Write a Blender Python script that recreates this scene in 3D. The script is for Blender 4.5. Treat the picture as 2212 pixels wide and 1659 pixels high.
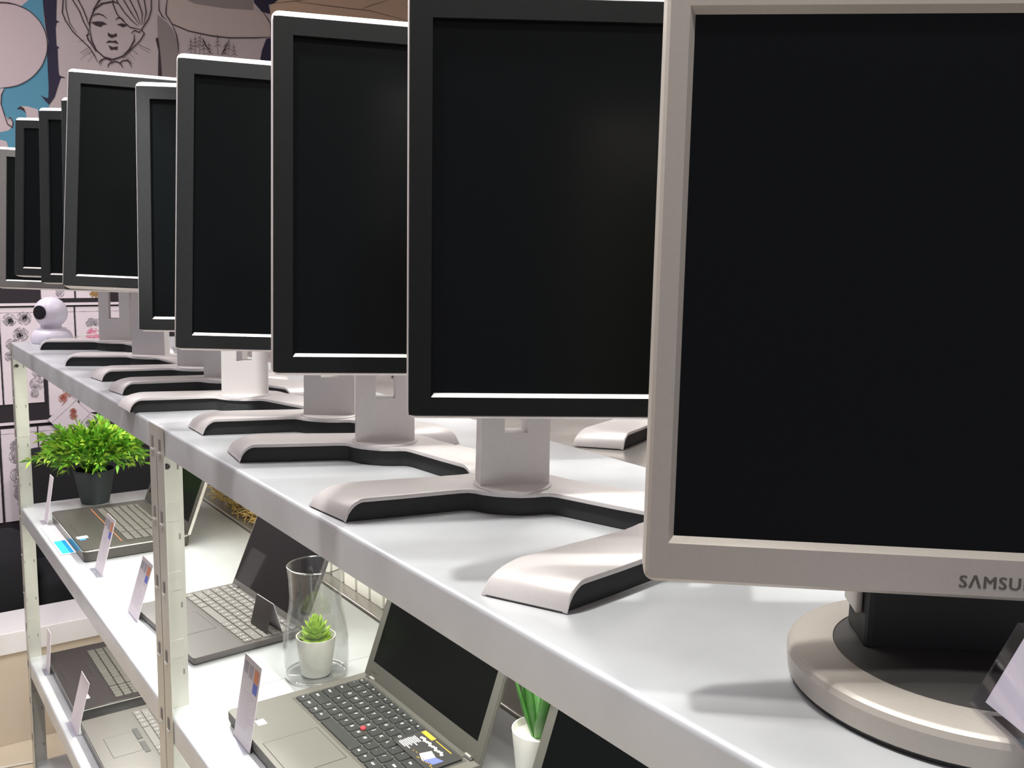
import bpy, bmesh, math, random
from mathutils import Vector, Matrix
random.seed(7)
for o in list(bpy.data.objects): bpy.data.objects.remove(o)
S = bpy.context.scene
COL = S.collection
R = math.radians
SH = 1.33                      # height of the top shelf above the floor; everything below is written relative to the shelf top

# ------------------------------------------------------------------ camera
def cam():
    yaw, pitch, roll = 0.6337, 0.14013, 0.02075
    F = Vector((math.sin(yaw)*math.cos(pitch), math.cos(yaw)*math.cos(pitch), -math.sin(pitch)))
    Rt = Vector((math.cos(yaw), -math.sin(yaw), 0)); U = Rt.cross(F)
    X = math.cos(roll)*Rt + math.sin(roll)*U
    Y = -math.sin(roll)*Rt + math.cos(roll)*U
    m = Matrix((X, Y, -F)).transposed().to_4x4()
    c = bpy.data.cameras.new('camera'); c.sensor_width = 36; c.lens = 2000/2212*36
    c.clip_start = .02
    o = bpy.data.objects.new('camera', c); COL.objects.link(o)
    m.translation = (0, 0, .27); o.matrix_world = m
    S.camera = o
cam()
# ------------------------------------------------------------------ world, lights, exposure
S.view_settings.view_transform = 'Standard'; S.view_settings.look = 'None'
S.view_settings.exposure = 0.10; S.view_settings.gamma = 1; S.view_settings.use_curve_mapping = False
w = bpy.data.worlds.new('world'); S.world = w; w.use_nodes = True
w.node_tree.nodes['Background'].inputs[0].default_value = (.90, .86, 1.0, 1)
w.node_tree.nodes['Background'].inputs[1].default_value = .31
def area(name, loc, target, sx, sy, power, color=(1, 1, 1), spread=180):
    l = bpy.data.lights.new(name, 'AREA'); l.shape = 'RECTANGLE'; l.size = sx; l.size_y = sy
    l.energy = power; l.color = color; l.spread = R(spread)
    o = bpy.data.objects.new(name, l); COL.objects.link(o); o.location = loc
    d = Vector(target)-Vector(loc); o.rotation_euler = d.to_track_quat('-Z', 'Y').to_euler()
    return o
def spot(name, loc, target, power, angle, size=.05, color=(1, 1, 1), blend=.3):
    l = bpy.data.lights.new(name, 'SPOT'); l.energy = power; l.spot_size = R(angle); l.spot_blend = blend
    l.shadow_soft_size = size; l.color = color
    o = bpy.data.objects.new(name, l); COL.objects.link(o); o.location = loc
    d = Vector(target)-Vector(loc); o.rotation_euler = d.to_track_quat('-Z', 'Y').to_euler()
    return o
def disc(name, loc, target, size, power, color):
    o = area(name, loc, target, size, size, power, color); o.data.shape = 'DISK'; return o
disc('track_light', (.30, .0, 1.5), (.5, .3, 0), .16, 12, (1, .98, .94))
disc('track_light', (.04, .80, 1.5), (.4, .8, 0), .12, 21, (1, .98, .95))
disc('track_light', (.05, 1.75, 1.5), (.5, 1.8, 0), .16, 9, (1, .95, .97))
disc('track_light', (.05, 2.6, 1.5), (.5, 2.6, 0), .16, 8, (.97, .92, 1))
area('ceiling_light', (1.0, 1.3, 1.5), (.72, 1.1, 0), .5, 2.2, 50, (1, .985, .96))
spot('ceiling_spot', (-.35, .95, 1.5), (.535, 1.455, .035), 190, 8, .03, (1, .98, .95))
spot('ceiling_spot', (1.15, 1.0, 1.5), (.57, .46, 0), 60, 13, .04, (1, .99, .96))
area('ceiling_light', (-.2, 2.9, 1.5), (.2, 3.3, -1.3), .8, .5, 24, (1, .93, .97))

# ------------------------------------------------------------------ materials
def mat(name, col, rough=.5, metal=0.0, noise=0.0, nscale=20, bump=0.0, spec=.5, emit=None, trans=0, coat=0, ncol=None, stretch=None, ior=1.45):
    m = bpy.data.materials.new(name); m.use_nodes = True
    nt = m.node_tree; b = nt.nodes['Principled BSDF']
    b.inputs['Base Color'].default_value = (*col, 1); b.inputs['Roughness'].default_value = rough
    b.inputs['Metallic'].default_value = metal; b.inputs['Specular IOR Level'].default_value = spec
    b.inputs['Coat Weight'].default_value = coat; b.inputs['IOR'].default_value = ior
    if trans: b.inputs['Transmission Weight'].default_value = trans
    if emit:
        b.inputs['Emission Color'].default_value = (*emit[0], 1); b.inputs['Emission Strength'].default_value = emit[1]
    if noise or bump:
        tc = nt.nodes.new('ShaderNodeTexCoord'); mp = nt.nodes.new('ShaderNodeMapping')
        nt.links.new(tc.outputs['Object'], mp.inputs[0])
        if stretch: mp.inputs['Scale'].default_value = stretch
        n = nt.nodes.new('ShaderNodeTexNoise'); n.inputs['Scale'].default_value = nscale; n.inputs['Detail'].default_value = 5
        nt.links.new(mp.outputs[0], n.inputs[0])
        if noise:
            r = nt.nodes.new('ShaderNodeValToRGB'); c2 = ncol or tuple(c*(1-noise) for c in col)
            r.color_ramp.elements[0].color = (*c2, 1); r.color_ramp.elements[1].color = (*col, 1)
            r.color_ramp.elements[0].position = .3; r.color_ramp.elements[1].position = .65
            nt.links.new(n.outputs[0], r.inputs[0]); nt.links.new(r.outputs[0], b.inputs['Base Color'])
        if bump:
            bp = nt.nodes.new('ShaderNodeBump'); bp.inputs['Strength'].default_value = bump; bp.inputs['Distance'].default_value = .002
            nt.links.new(n.outputs[0], bp.inputs['Height']); nt.links.new(bp.outputs[0], b.inputs['Normal'])
    return m
M = dict(
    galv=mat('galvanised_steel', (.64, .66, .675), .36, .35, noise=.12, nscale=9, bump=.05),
    galv_dull=mat('dull_galvanised_steel', (.40, .375, .35), .22, .5, noise=.12, nscale=9),  # same steel darkened, since the back row gets less light
    lipsteel=mat('post_steel', (.58, .575, .52), .4, .45, noise=.1, nscale=12),
    silver=mat('silver_plastic', (.68, .645, .63), .38, .25, noise=.04, nscale=300),
    silver_warm=mat('warm_silver_plastic', (.50, .46, .41), .42, .25, noise=.04, nscale=400),
    black=mat('black_plastic', (.018, .019, .019), .55),
    bezel=mat('bezel_black', (.006, .007, .007), .55, spec=.25, noise=.2, nscale=200),
    screen=mat('screen_glass', (.002, .003, .003), .28, spec=.22),
    screen_gloss=mat('glossy_screen', (.006, .006, .007), .06, spec=.6),
    darkgrey=mat('dark_grey_plastic', (.05, .048, .046), .4),
    tp=mat('charcoal_laptop_shell', (.11, .105, .092), .5, bump=.05, nscale=300),
    tp_palm=mat('charcoal_palmrest', (.175, .165, .145), .4, bump=.05, nscale=300),
    key=mat('black_keycap', (.035, .037, .037), .35),
    white=mat('white_legend', (.8, .8, .78), .5),
    red=mat('red_rubber', (.7, .06, .08), .6),
    key_grey=mat('grey_keycap', (.20, .185, .175), .5),
    shell_grey=mat('taupe_laptop_shell', (.12, .108, .105), .45),
    shell_brown=mat('brushed_brown_shell', (.078, .070, .063), .32, .2, noise=.1, nscale=60, stretch=(1, 20, 1)),
    shell_black=mat('glossy_black_shell', (.035, .03, .028), .25),
    chrome=mat('bright_trim', (.75, .72, .66), .25, .7),
    shell_silver=mat('silver_laptop_shell', (.15, .14, .128), .4, .3),
    key_dark=mat('dark_taupe_keycap', (.13, .12, .105), .45), orange=mat('orange_line', (.5, .16, .06), .5),
    blue=mat('blue_sticker', (.05, .25, .75), .4), cyan_card=mat('cyan_card', (.02, .42, .8), .5),
    paper=mat('lavender_paper', (.72, .67, .70), .6), paper_w=mat('white_paper', (.85, .83, .82), .6),
    ink_r=mat('orange_print', (.75, .30, .16), .6), ink_b=mat('blue_print', (.16, .20, .62), .6), ink_g=mat('grey_print', (.42, .40, .46), .6),
    acrylic=mat('clear_acrylic', (1, 1, 1), .03, trans=1, ior=1.2),
    glass=mat('clear_glass', (1, 1, 1), .0, trans=1, ior=1.25),
    ceramic=mat('white_ceramic', (.86, .84, .78), .35),
    succ=mat('lime_succulent', (.42, .62, .06), .45, noise=.5, nscale=60, ncol=(.22, .40, .03)),
    leaf=mat('fresh_green_leaf', (.17, .40, .03), .45, noise=.6, nscale=14, ncol=(.06, .22, .015)),
    leaf_y=mat('yellow_green_leaf', (.33, .50, .05), .45),
    leaf_dark=mat('aloe_green', (.08, .26, .05), .4, noise=.4, nscale=30),
    soil=mat('dark_soil', (.03, .02, .015), .95, bump=.5, nscale=150),
    pot_dark=mat('dark_grey_pot', (.035, .042, .045), .5),
    cam_white=mat('white_plastic', (.74, .70, .78), .3), lens=mat('black_lens', (.01, .01, .012), .12),
    floor=mat('beige_floor', (.66, .58, .44), .35, noise=.12, nscale=3),
    bench=mat('white_laminate', (.86, .84, .84), .4), bench_f=mat('cream_panel', (.72, .62, .50), .5),
    wall=mat('dusky_wall_paint', (.40, .34, .34), .8, noise=.06, nscale=6),
    black_cloth=mat('black_fabric', (.012, .012, .014), .95, bump=.4, nscale=80),
    board=mat('black_board', (.02, .015, .02), .7),
    sheet=mat('flash_sheet_paper', (.74, .66, .70), .7),
    led=mat('led_strip_light', (1, 1, .9), .5, emit=((1, 1, .90), 6)),
    straw=mat('golden_straw', (.75, .55, .22), .7, noise=.5, nscale=40, ncol=(.45, .27, .07)),
    carton=mat('white_carton', (.86, .83, .76), .6), brown=mat('brown_board', (.22, .12, .07), .7),
    cable=mat('dark_cable', (.05, .045, .04), .6), cable_w=mat('white_cable', (.8, .78, .7), .5),
    gold=mat('gold_print', (.75, .45, .05), .5), slot=mat('shaded_slot', (.20, .18, .18), .6), screw=mat('dark_screw', (.06, .05, .05), .4, .6),
)
def clear(name, tint, refl):
    m = bpy.data.materials.new(name); m.use_nodes = True; nt = m.node_tree; nt.nodes.clear()
    out = nt.nodes.new('ShaderNodeOutputMaterial'); tr = nt.nodes.new('ShaderNodeBsdfTransparent'); gl = nt.nodes.new('ShaderNodeBsdfGlossy'); mx = nt.nodes.new('ShaderNodeMixShader'); lw = nt.nodes.new('ShaderNodeLayerWeight')
    tr.inputs[0].default_value = (*tint, 1); gl.inputs['Roughness'].default_value = .04; lw.inputs[0].default_value = .5; pw = nt.nodes.new('ShaderNodeMath'); pw.operation = 'POWER'; pw.inputs[1].default_value = 3.5; ml = nt.nodes.new('ShaderNodeMath'); ml.operation = 'MULTIPLY_ADD'; ml.inputs[1].default_value = refl; ml.inputs[2].default_value = .08
    nt.links.new(lw.outputs['Facing'], pw.inputs[0]); nt.links.new(pw.outputs[0], ml.inputs[0]); nt.links.new(ml.outputs[0], mx.inputs[0]); nt.links.new(tr.outputs[0], mx.inputs[1]); nt.links.new(gl.outputs[0], mx.inputs[2]); nt.links.new(mx.outputs[0], out.inputs[0])
    return m
M['glass'] = clear('clear_glass', (.95, .955, .95), .55); M['glass_rim'] = clear('glass_rim', (.97, .97, .96), .8); M['glass_rim'].node_tree.nodes['Math.001'].inputs[2].default_value = .45; M['acrylic'] = clear('clear_acrylic', (.92, .92, .95), .5)
PAINT = dict(cyan=mat('teal_mural_paint', (.07, .22, .31), .8), pink=mat('pink_mural_paint', (.43, .355, .365), .8), navy=mat('navy_mural_paint', (.018, .014, .035), .8),
    ink=mat('ink_mural_paint', (.035, .02, .025), .8), grey=mat('grey_mural_paint', (.21, .18, .17), .8), tan=mat('tan_mural_paint', (.40, .33, .30), .8), orange=mat('apricot_mural_paint', (.48, .335, .235), .8))

# ------------------------------------------------------------------ helpers
def tag(o, label=None, cat=None, group=None, kind=None):
    if label: o['label'] = label
    if cat: o['category'] = cat
    if group: o['group'] = group
    if kind: o['kind'] = kind
    return o
def root(name, loc, label, cat, group=None, rot=(0, 0, 0)):
    o = bpy.data.objects.new(name, None); o.empty_display_size = .02; COL.objects.link(o)
    o.location = loc; o.rotation_euler = rot
    return tag(o, label, cat, group)
def link(name, me, m, parent=None, loc=None, rot=None, smooth=None, mtx=None):
    for x in (m if isinstance(m, (list, tuple)) else [m]): me.materials.append(x)
    o = bpy.data.objects.new(name, me); COL.objects.link(o)
    if parent: o.parent = parent
    if loc: o.location = loc
    if rot: o.rotation_euler = rot
    if mtx is not None: o.matrix_local = mtx
    if smooth:
        for p in me.polygons: p.use_smooth = True
        if smooth is not True: me.set_sharp_from_angle(angle=R(smooth))
    return o
class MB:
    def __init__(s): s.v = []; s.f = []; s.mi = []
    def poly(s, pts, mi=0):
        n = len(s.v); s.v += [tuple(p) for p in pts]; s.f.append(tuple(range(n, n+len(pts)))); s.mi.append(mi)
    def box(s, a, b, mi=0):
        x0, y0, z0 = a; x1, y1, z1 = b; n = len(s.v)
        s.v += [(x0, y0, z0), (x1, y0, z0), (x1, y1, z0), (x0, y1, z0), (x0, y0, z1), (x1, y0, z1), (x1, y1, z1), (x0, y1, z1)]
        for f in ((0, 3, 2, 1), (4, 5, 6, 7), (0, 1, 5, 4), (1, 2, 6, 5), (2, 3, 7, 6), (3, 0, 4, 7)):
            s.f.append(tuple(n+i for i in f)); s.mi.append(mi)
    def loft(s, rings, cap=True, closed=True, mi=0):
        n = len(s.v); k = len(rings[0])
        for r in rings: s.v += [tuple(p) for p in r]
        for i in range(len(rings)-1):
            for j in range(k if closed else k-1):
                a = n+i*k+j; b = n+i*k+(j+1) % k
                s.f.append((a, b, b+k, a+k)); s.mi.append(mi)
        if cap:
            s.f.append(tuple(n+i for i in reversed(range(k)))); s.mi.append(mi)
            e = n+(len(rings)-1)*k; s.f.append(tuple(e+i for i in range(k))); s.mi.append(mi)
    def lathe(s, prof, seg=32, c=(0, 0, 0), cap=True, mi=0):
        s.loft([[(c[0]+r*math.cos(2*math.pi*i/seg), c[1]+r*math.sin(2*math.pi*i/seg), c[2]+z) for i in range(seg)] for r, z in prof], cap, True, mi)
    def tube(s, pts, r, seg=8, mi=0):
        rings = []; pts = [Vector(p) for p in pts]
        for i, p in enumerate(pts):
            d = (pts[min(i+1, len(pts)-1)]-pts[max(i-1, 0)]).normalized()
            u = d.cross(Vector((0, 0, 1)));
            if u.length < .01: u = Vector((1, 0, 0))
            u.normalize(); v = d.cross(u); rr = r[i] if isinstance(r, (list, tuple)) else r
            rings.append([p+u*rr*math.cos(2*math.pi*k/seg)+v*rr*math.sin(2*math.pi*k/seg) for k in range(seg)])
        s.loft(rings, mi=mi)
    def prism(s, pts, z0, z1, mi=0):
        s.loft([[(x, y, z0) for x, y in pts], [(x, y, z1) for x, y in pts]], mi=mi)
    def build(s, name, m, parent=None, bevel=0, seg=2, fix=True, **kw):
        me = bpy.data.meshes.new(name); me.from_pydata(s.v, [], s.f)
        for p, i in zip(me.polygons, s.mi): p.material_index = i
        if fix or bevel:
            bm = bmesh.new(); bm.from_mesh(me)
            if fix: bmesh.ops.recalc_face_normals(bm, faces=bm.faces)
            if bevel:
                es = [e for e in bm.edges if len(e.link_faces) == 2 and e.calc_face_angle(0) > .6]
                bmesh.ops.bevel(bm, geom=es, offset=bevel, segments=seg, profile=.5, affect='EDGES', clamp_overlap=True)
            bm.to_mesh(me); bm.free()
        return link(name, me, m, parent, **kw)
def text(name, body, size, m, parent, loc, rot, extrude=.0003, bold=0.0, spacing=1.0, align='LEFT', sx=1.0):
    c = bpy.data.curves.new(name, 'FONT'); c.body = body; c.size = size; c.extrude = extrude; c.offset = bold; c.space_character = spacing; c.align_x = align
    c.resolution_u = 3
    t = bpy.data.objects.new('tmp', c); COL.objects.link(t)
    me = bpy.data.meshes.new_from_object(t.evaluated_get(bpy.context.evaluated_depsgraph_get()))
    bpy.data.objects.remove(t); me.name = name
    if sx != 1: me.transform(Matrix.Diagonal((sx, 1, 1, 1)))
    me.materials.clear()
    return link(name, me, m, parent, loc=loc, rot=rot)
def copy_tree(o, parent=None):
    c = o.copy(); COL.objects.link(c); c.parent = parent
    if parent: c.matrix_parent_inverse = o.matrix_parent_inverse.copy()
    for ch in list(o.children): copy_tree(ch, c)
    return c
MURAL_FILLS=[["cyan",0,[[0.623,1.644],[0.757,2.151],[0.713,1.177],[0.713,1.111],[0.718,1.045],[0.718,0.926],[0.722,0.842],[0.72,0.799],[0.635,0.611],[-0.373,0.51],[-0.345,0.86],[0.048,1.501]]],["pink",1,[[0.72,1.014],[0.716,0.984],[0.706,0.953],[0.69,0.924],[0.67,0.898],[0.646,0.876],[0.619,0.858],[0.59,0.846],[0.561,0.84],[0.532,0.839],[0.505,0.845],[0.481,0.856],[0.46,0.872],[0.443,0.892],[0.432,0.917],[0.425,0.944],[0.424,0.972],[0.428,1.002],[0.438,1.031],[0.452,1.058],[0.471,1.084],[0.494,1.106],[0.519,1.124],[0.547,1.137],[0.576,1.144],[0.605,1.146],[0.632,1.142],[0.658,1.133],[0.68,1.117],[0.698,1.097],[0.711,1.072],[0.718,1.044]]],["pink",1,[[-0.269,1.818],[0.707,2.134],[0.664,1.169],[0.637,1.142],[0.599,1.148],[0.569,1.146],[0.391,1.107],[0.203,1.152],[-0.321,1.167]]],["pink",1,[[0.346,0.798],[0.553,0.835],[0.568,0.841],[0.556,0.814],[0.553,0.781],[0.561,0.748],[0.572,0.731],[0.585,0.735],[0.59,0.717],[0.586,0.7],[0.573,0.687],[0.545,0.678],[0.338,0.669]]],["pink",1,[[0.618,0.781],[0.643,0.782],[0.677,0.775],[0.679,0.731],[0.638,0.739],[0.633,0.764]]],["pink",1,[[0.249,0.58],[0.544,0.651],[0.565,0.647],[0.57,0.622],[0.248,0.567]]],["ink",2,[[0.605,0.768],[0.618,0.781],[0.63,0.774],[0.638,0.751],[0.63,0.763],[0.617,0.769]]],["navy",2,[[0.745,2.147],[0.712,1.177],[0.714,1.128],[0.717,1.078],[0.724,1.029],[0.718,0.977],[0.718,0.926],[0.718,0.858],[0.715,0.82],[0.702,0.822],[0.689,0.829],[0.704,0.809],[0.717,0.796],[0.737,0.826],[0.749,0.862],[0.762,0.901],[0.78,0.903],[0.757,0.909],[0.755,0.931],[0.755,1.008],[0.762,1.012],[0.752,1.019],[0.752,1.083],[0.756,1.102],[0.766,1.107],[0.755,1.112],[0.809,2.167]]],["grey",1,[[1.13,1.191],[1.17,1.165],[1.189,1.141],[1.208,1.095],[1.207,1.058],[1.192,0.941],[1.139,0.935],[1.129,1.087]]],["ink",2,[[1.13,1.105],[1.134,1.079],[1.139,1.017],[1.141,0.935],[1.124,0.933],[1.13,1.051],[1.12,1.097]]],["tan",1,[[1.17,1.24],[1.253,1.625],[1.563,1.694],[1.525,1.277],[1.57,1.273],[1.59,1.25],[1.604,1.229],[1.604,1.175],[1.537,1.162],[1.422,1.145],[1.342,1.142],[1.253,1.147],[1.186,1.164],[1.163,1.198]]],["grey",2,[[1.219,1.722],[1.515,1.793],[1.526,1.315],[1.529,1.274],[1.405,1.261],[1.28,1.259],[1.228,1.274]]],["navy",3,[[1.547,2.406],[1.781,2.482],[1.64,1.334],[1.618,1.315],[1.597,1.308],[1.605,1.271],[1.568,1.273],[1.532,1.306]]],["navy",3,[[1.585,1.165],[1.637,1.18],[1.635,1.044],[1.556,1.076],[1.565,1.116]]],["orange",1,[[1.739,2.469],[5.354,3.64],[5.596,1.522],[2.332,1.325],[1.613,1.215],[1.605,1.29]]],["ink",3,[[0.878,1.123],[0.902,1.13],[0.922,1.132],[0.937,1.125],[0.922,1.12],[0.913,1.111],[0.894,1.114]]],["ink",3,[[0.973,1.129],[0.991,1.137],[1.015,1.134],[1.004,1.127],[0.995,1.122],[0.983,1.127]]],["ink",3,[[0.939,1.095],[0.948,1.089],[0.96,1.089],[0.97,1.097],[0.973,1.086],[0.963,1.081],[0.951,1.075],[0.939,1.081]]],["ink",3,[[0.929,1.053],[0.942,1.065],[0.955,1.064],[0.968,1.069],[0.977,1.056],[0.959,1.059],[0.943,1.057]]],["ink",3,[[0.939,1.046],[0.956,1.041],[0.974,1.047],[0.971,1.033],[0.959,1.033],[0.947,1.029]]]]
MURAL_LINES=[[0.005,[[0.873,1.093],[0.877,1.056],[0.892,1.022],[0.92,0.999],[0.954,0.994],[0.99,1.011],[1.017,1.041],[1.036,1.077],[1.038,1.102]]],[0.005,[[0.873,1.093],[0.873,1.119],[0.877,1.135],[0.892,1.173],[0.921,1.199],[0.963,1.214],[0.981,1.209]]],[0.004,[[0.887,1.147],[0.896,1.155],[0.906,1.159],[0.923,1.156],[0.936,1.146]]],[0.004,[[0.969,1.146],[0.979,1.156],[0.99,1.156],[1.0,1.149]]],[0.004,[[0.821,1.562],[0.777,1.143],[0.787,1.114],[0.812,1.077],[0.842,1.051],[0.869,1.027],[0.885,1.002],[0.896,0.977]]],[0.004,[[0.852,1.536],[0.815,1.195],[0.838,1.158],[0.851,1.121],[0.867,1.092],[0.866,1.073]]],[0.004,[[0.884,1.527],[0.835,1.198],[0.85,1.17],[0.862,1.138],[0.869,1.111]]],[0.005,[[0.87,1.079],[0.861,1.072],[0.865,1.056],[0.873,1.047],[0.892,1.015]]],[0.003,[[0.792,1.258],[0.791,1.157],[0.801,1.108],[0.825,1.074]]],[0.005,[[0.887,1.169],[0.908,1.204],[0.926,1.231],[0.943,1.319]]],[0.004,[[0.958,1.271],[0.962,1.201],[0.975,1.168],[0.998,1.145],[1.022,1.126],[1.062,1.124]]],[0.004,[[0.972,1.273],[0.976,1.217],[1.004,1.178],[1.03,1.152],[1.052,1.136]]],[0.004,[[0.989,1.276],[1.001,1.226],[1.029,1.182],[1.057,1.142]]],[0.004,[[1.013,1.28],[1.025,1.23],[1.048,1.185],[1.063,1.143]]],[0.004,[[1.045,1.286],[1.055,1.235],[1.07,1.188],[1.068,1.144]]],[0.004,[[1.07,1.29],[1.08,1.24],[1.086,1.191],[1.075,1.145]]],[0.004,[[1.102,1.296],[1.107,1.244],[1.106,1.205],[1.094,1.168],[1.066,1.124],[1.076,1.11],[1.061,1.083],[1.024,1.042],[0.993,1.004]]],[0.004,[[1.026,1.104],[1.039,1.117],[1.056,1.112],[1.067,1.124]]],[0.002,[[1.019,1.024],[1.037,1.004]]],[0.003,[[1.052,1.065],[1.097,1.05]]],[0.002,[[0.885,1.005],[0.862,0.975]]],[0.003,[[1.032,1.038],[1.049,1.026]]],[0.002,[[0.868,1.011],[0.834,0.978]]],[0.003,[[1.004,1.006],[1.023,0.97]]],[0.003,[[0.866,1.027],[0.835,1.002]]],[0.002,[[1.054,1.056],[1.096,1.039]]],[0.003,[[1.008,1.005],[1.025,0.975]]],[0.002,[[0.867,1.017],[0.844,0.996]]],[0.003,[[0.877,1.014],[0.865,1.002]]],[0.002,[[1.011,1.012],[1.028,0.987]]],[0.002,[[0.854,1.054],[0.826,1.042]]],[0.003,[[0.915,0.99],[0.905,0.963]]],[0.004,[[0.95,0.977],[0.949,0.985],[0.944,0.99],[0.936,0.993],[0.927,0.994],[0.918,0.991],[0.91,0.986],[0.904,0.979],[0.902,0.971]]],[0.004,[[0.988,0.968],[0.986,0.976],[0.98,0.983],[0.972,0.987],[0.961,0.987],[0.95,0.984],[0.941,0.978],[0.935,0.97],[0.933,0.961]]],[0.004,[[1.02,0.983],[1.019,0.989],[1.014,0.994],[1.008,0.997],[1.0,0.997],[0.992,0.995],[0.985,0.99],[0.98,0.984],[0.978,0.977]]],[0.004,[[1.138,1.267],[1.136,1.21],[1.148,1.187],[1.163,1.178]]],[0.004,[[1.171,1.264],[1.164,1.218],[1.163,1.198],[1.186,1.164],[1.253,1.147],[1.342,1.142],[1.422,1.145],[1.537,1.162],[1.604,1.175]]],[0.004,[[1.57,1.273],[1.59,1.25],[1.604,1.229],[1.604,1.175]]],[0.004,[[1.186,1.164],[1.202,1.125],[1.208,1.09],[1.209,1.053]]],[0.003,[[0.528,1.129],[0.545,1.136],[0.563,1.142],[0.58,1.145],[0.598,1.146],[0.615,1.146],[0.632,1.142],[0.648,1.137],[0.663,1.13],[0.676,1.12],[0.688,1.109],[0.699,1.096],[0.707,1.081],[0.714,1.065],[0.718,1.048],[0.72,1.03],[0.72,1.011],[0.718,0.992],[0.713,0.974],[0.706,0.955],[0.698,0.937],[0.687,0.92],[0.675,0.904],[0.661,0.889],[0.646,0.876],[0.63,0.865],[0.613,0.855],[0.595,0.848],[0.577,0.843],[0.559,0.84]]],[0.002,[[0.569,1.146],[0.599,1.148],[0.637,1.142]]],[0.003,[[0.568,0.841],[0.556,0.814],[0.553,0.781],[0.561,0.748],[0.571,0.71],[0.586,0.7],[0.59,0.717],[0.582,0.735],[0.572,0.727]]],[0.002,[[1.608,1.314],[1.724,1.345],[1.856,1.381]]],[0.002,[[1.724,1.341],[1.901,1.35],[2.086,1.361],[2.281,1.349]]],[0.002,[[2.039,1.361],[2.086,1.385],[2.182,1.426]]],[0.003,[[1.259,1.055],[1.259,1.121]]],[0.002,[[1.255,1.1],[1.261,1.11],[1.266,1.102]]],[0.002,[[1.25,1.085],[1.261,1.095],[1.271,1.088]]],[0.002,[[1.245,1.069],[1.26,1.081],[1.275,1.073]]],[0.003,[[1.277,1.057],[1.279,1.135]]],[0.002,[[1.272,1.113],[1.278,1.123],[1.284,1.115]]],[0.002,[[1.267,1.098],[1.278,1.109],[1.288,1.101]]],[0.002,[[1.262,1.083],[1.278,1.094],[1.293,1.087]]],[0.003,[[1.294,1.059],[1.301,1.141]]],[0.002,[[1.29,1.12],[1.296,1.13],[1.301,1.121]]],[0.002,[[1.284,1.104],[1.295,1.115],[1.305,1.107]]],[0.002,[[1.279,1.089],[1.295,1.1],[1.31,1.093]]],[0.003,[[1.313,1.062],[1.31,1.128]]],[0.002,[[1.308,1.108],[1.314,1.118],[1.32,1.109]]],[0.002,[[1.303,1.092],[1.314,1.103],[1.324,1.095]]],[0.002,[[1.298,1.077],[1.314,1.088],[1.329,1.081]]],[0.003,[[1.336,1.065],[1.332,1.117]]],[0.002,[[1.331,1.096],[1.337,1.106],[1.343,1.098]]],[0.002,[[1.326,1.081],[1.337,1.091],[1.347,1.084]]],[0.002,[[1.321,1.065],[1.336,1.076],[1.352,1.069]]],[0.003,[[1.371,1.07],[1.37,1.152]]],[0.002,[[1.367,1.131],[1.373,1.141],[1.379,1.133]]],[0.002,[[1.362,1.115],[1.373,1.126],[1.383,1.118]]],[0.002,[[1.356,1.1],[1.372,1.111],[1.388,1.104]]],[0.003,[[1.401,1.074],[1.405,1.123]]],[0.002,[[1.396,1.101],[1.402,1.112],[1.407,1.103]]],[0.002,[[1.39,1.086],[1.401,1.097],[1.412,1.089]]],[0.002,[[1.385,1.07],[1.401,1.082],[1.417,1.074]]],[0.003,[[1.417,1.076],[1.42,1.144]]],[0.002,[[1.412,1.123],[1.418,1.133],[1.424,1.124]]],[0.002,[[1.406,1.107],[1.418,1.118],[1.428,1.11]]],[0.002,[[1.401,1.091],[1.417,1.103],[1.433,1.095]]],[0.003,[[1.441,1.08],[1.438,1.124]]],[0.002,[[1.435,1.103],[1.441,1.114],[1.447,1.105]]],[0.002,[[1.43,1.088],[1.441,1.098],[1.452,1.091]]],[0.002,[[1.424,1.072],[1.441,1.083],[1.456,1.076]]],[0.005,[[1.309,1.124],[1.323,1.097],[1.342,1.072]]],[0.005,[[1.414,1.125],[1.399,1.093],[1.387,1.072]]]]
Z2, Z3, Z4 = -.4627, -.9171, -1.24
FLOOR = -SH
X1, X2 = .387, .837
# ------------------------------------------------------------------ the room
def slab(name, a, b, m, label=None):
    q = MB(); q.box(a, b); return tag(q.build(name, m), label, kind='structure')
slab('floor', (-3, -2, FLOOR-.05), (3.2, 4.05, FLOOR), M['floor'], 'pale beige shop floor')
slab('wall_back', (-3, 4.002, FLOOR), (3.2, 4.1, 1.9), M['wall'], 'dusky pink wall behind the shelving, painted with a mural')
slab('wall_right', (3.2, -2, FLOOR), (3.3, 4.1, 1.9), M['wall'])
slab('ceiling', (-3, -2, 1.9), (3.3, 4.1, 1.95), M['wall'])

# mural painted on the back wall (flat paint shapes, millimetres thick)
mural = root('mural', (0, 4.0015, 0), 'painted wall mural of a woman\'s face, teal sky and black ink lines', 'mural')
def tess(q, pts, y, mi=0):
    pts = [(min(x, 3.19), min(z, 1.89)) for x, z in pts]
    from mathutils.geometry import tessellate_polygon
    v = [Vector((x, 0, z)) for x, z in pts]
    n = len(q.v); q.v += [(x, y, z) for x, z in pts]
    for t in tessellate_polygon([v]): q.f.append(tuple(n+i for i in t)); q.mi.append(mi)
for i, (col, lay, pts) in enumerate(MURAL_FILLS):
    q = MB(); tess(q, pts, -.0006*(lay+1)-.00001*i); q.build('painted_shape', PAINT[col], mural, fix=False)
def stroke(q, pts, w, y):
    for i in range(len(pts)-1):
        a = Vector(pts[i]); b = Vector(pts[i+1]); d = b-a
        if d.length < 1e-5: continue
        d.normalize(); n = Vector((-d.y, d.x)); t0 = w*(.5 if 0 < i else .25)*1.0; t1 = w*(.5 if i < len(pts)-2 else .2)
        a2 = a-d*w*.2; b2 = b+d*w*.2
        q.poly([(*(a2+n*t0), 0), (*(a2-n*t0), 0), (*(b2-n*t1), 0), (*(b2+n*t1), 0)])
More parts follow.
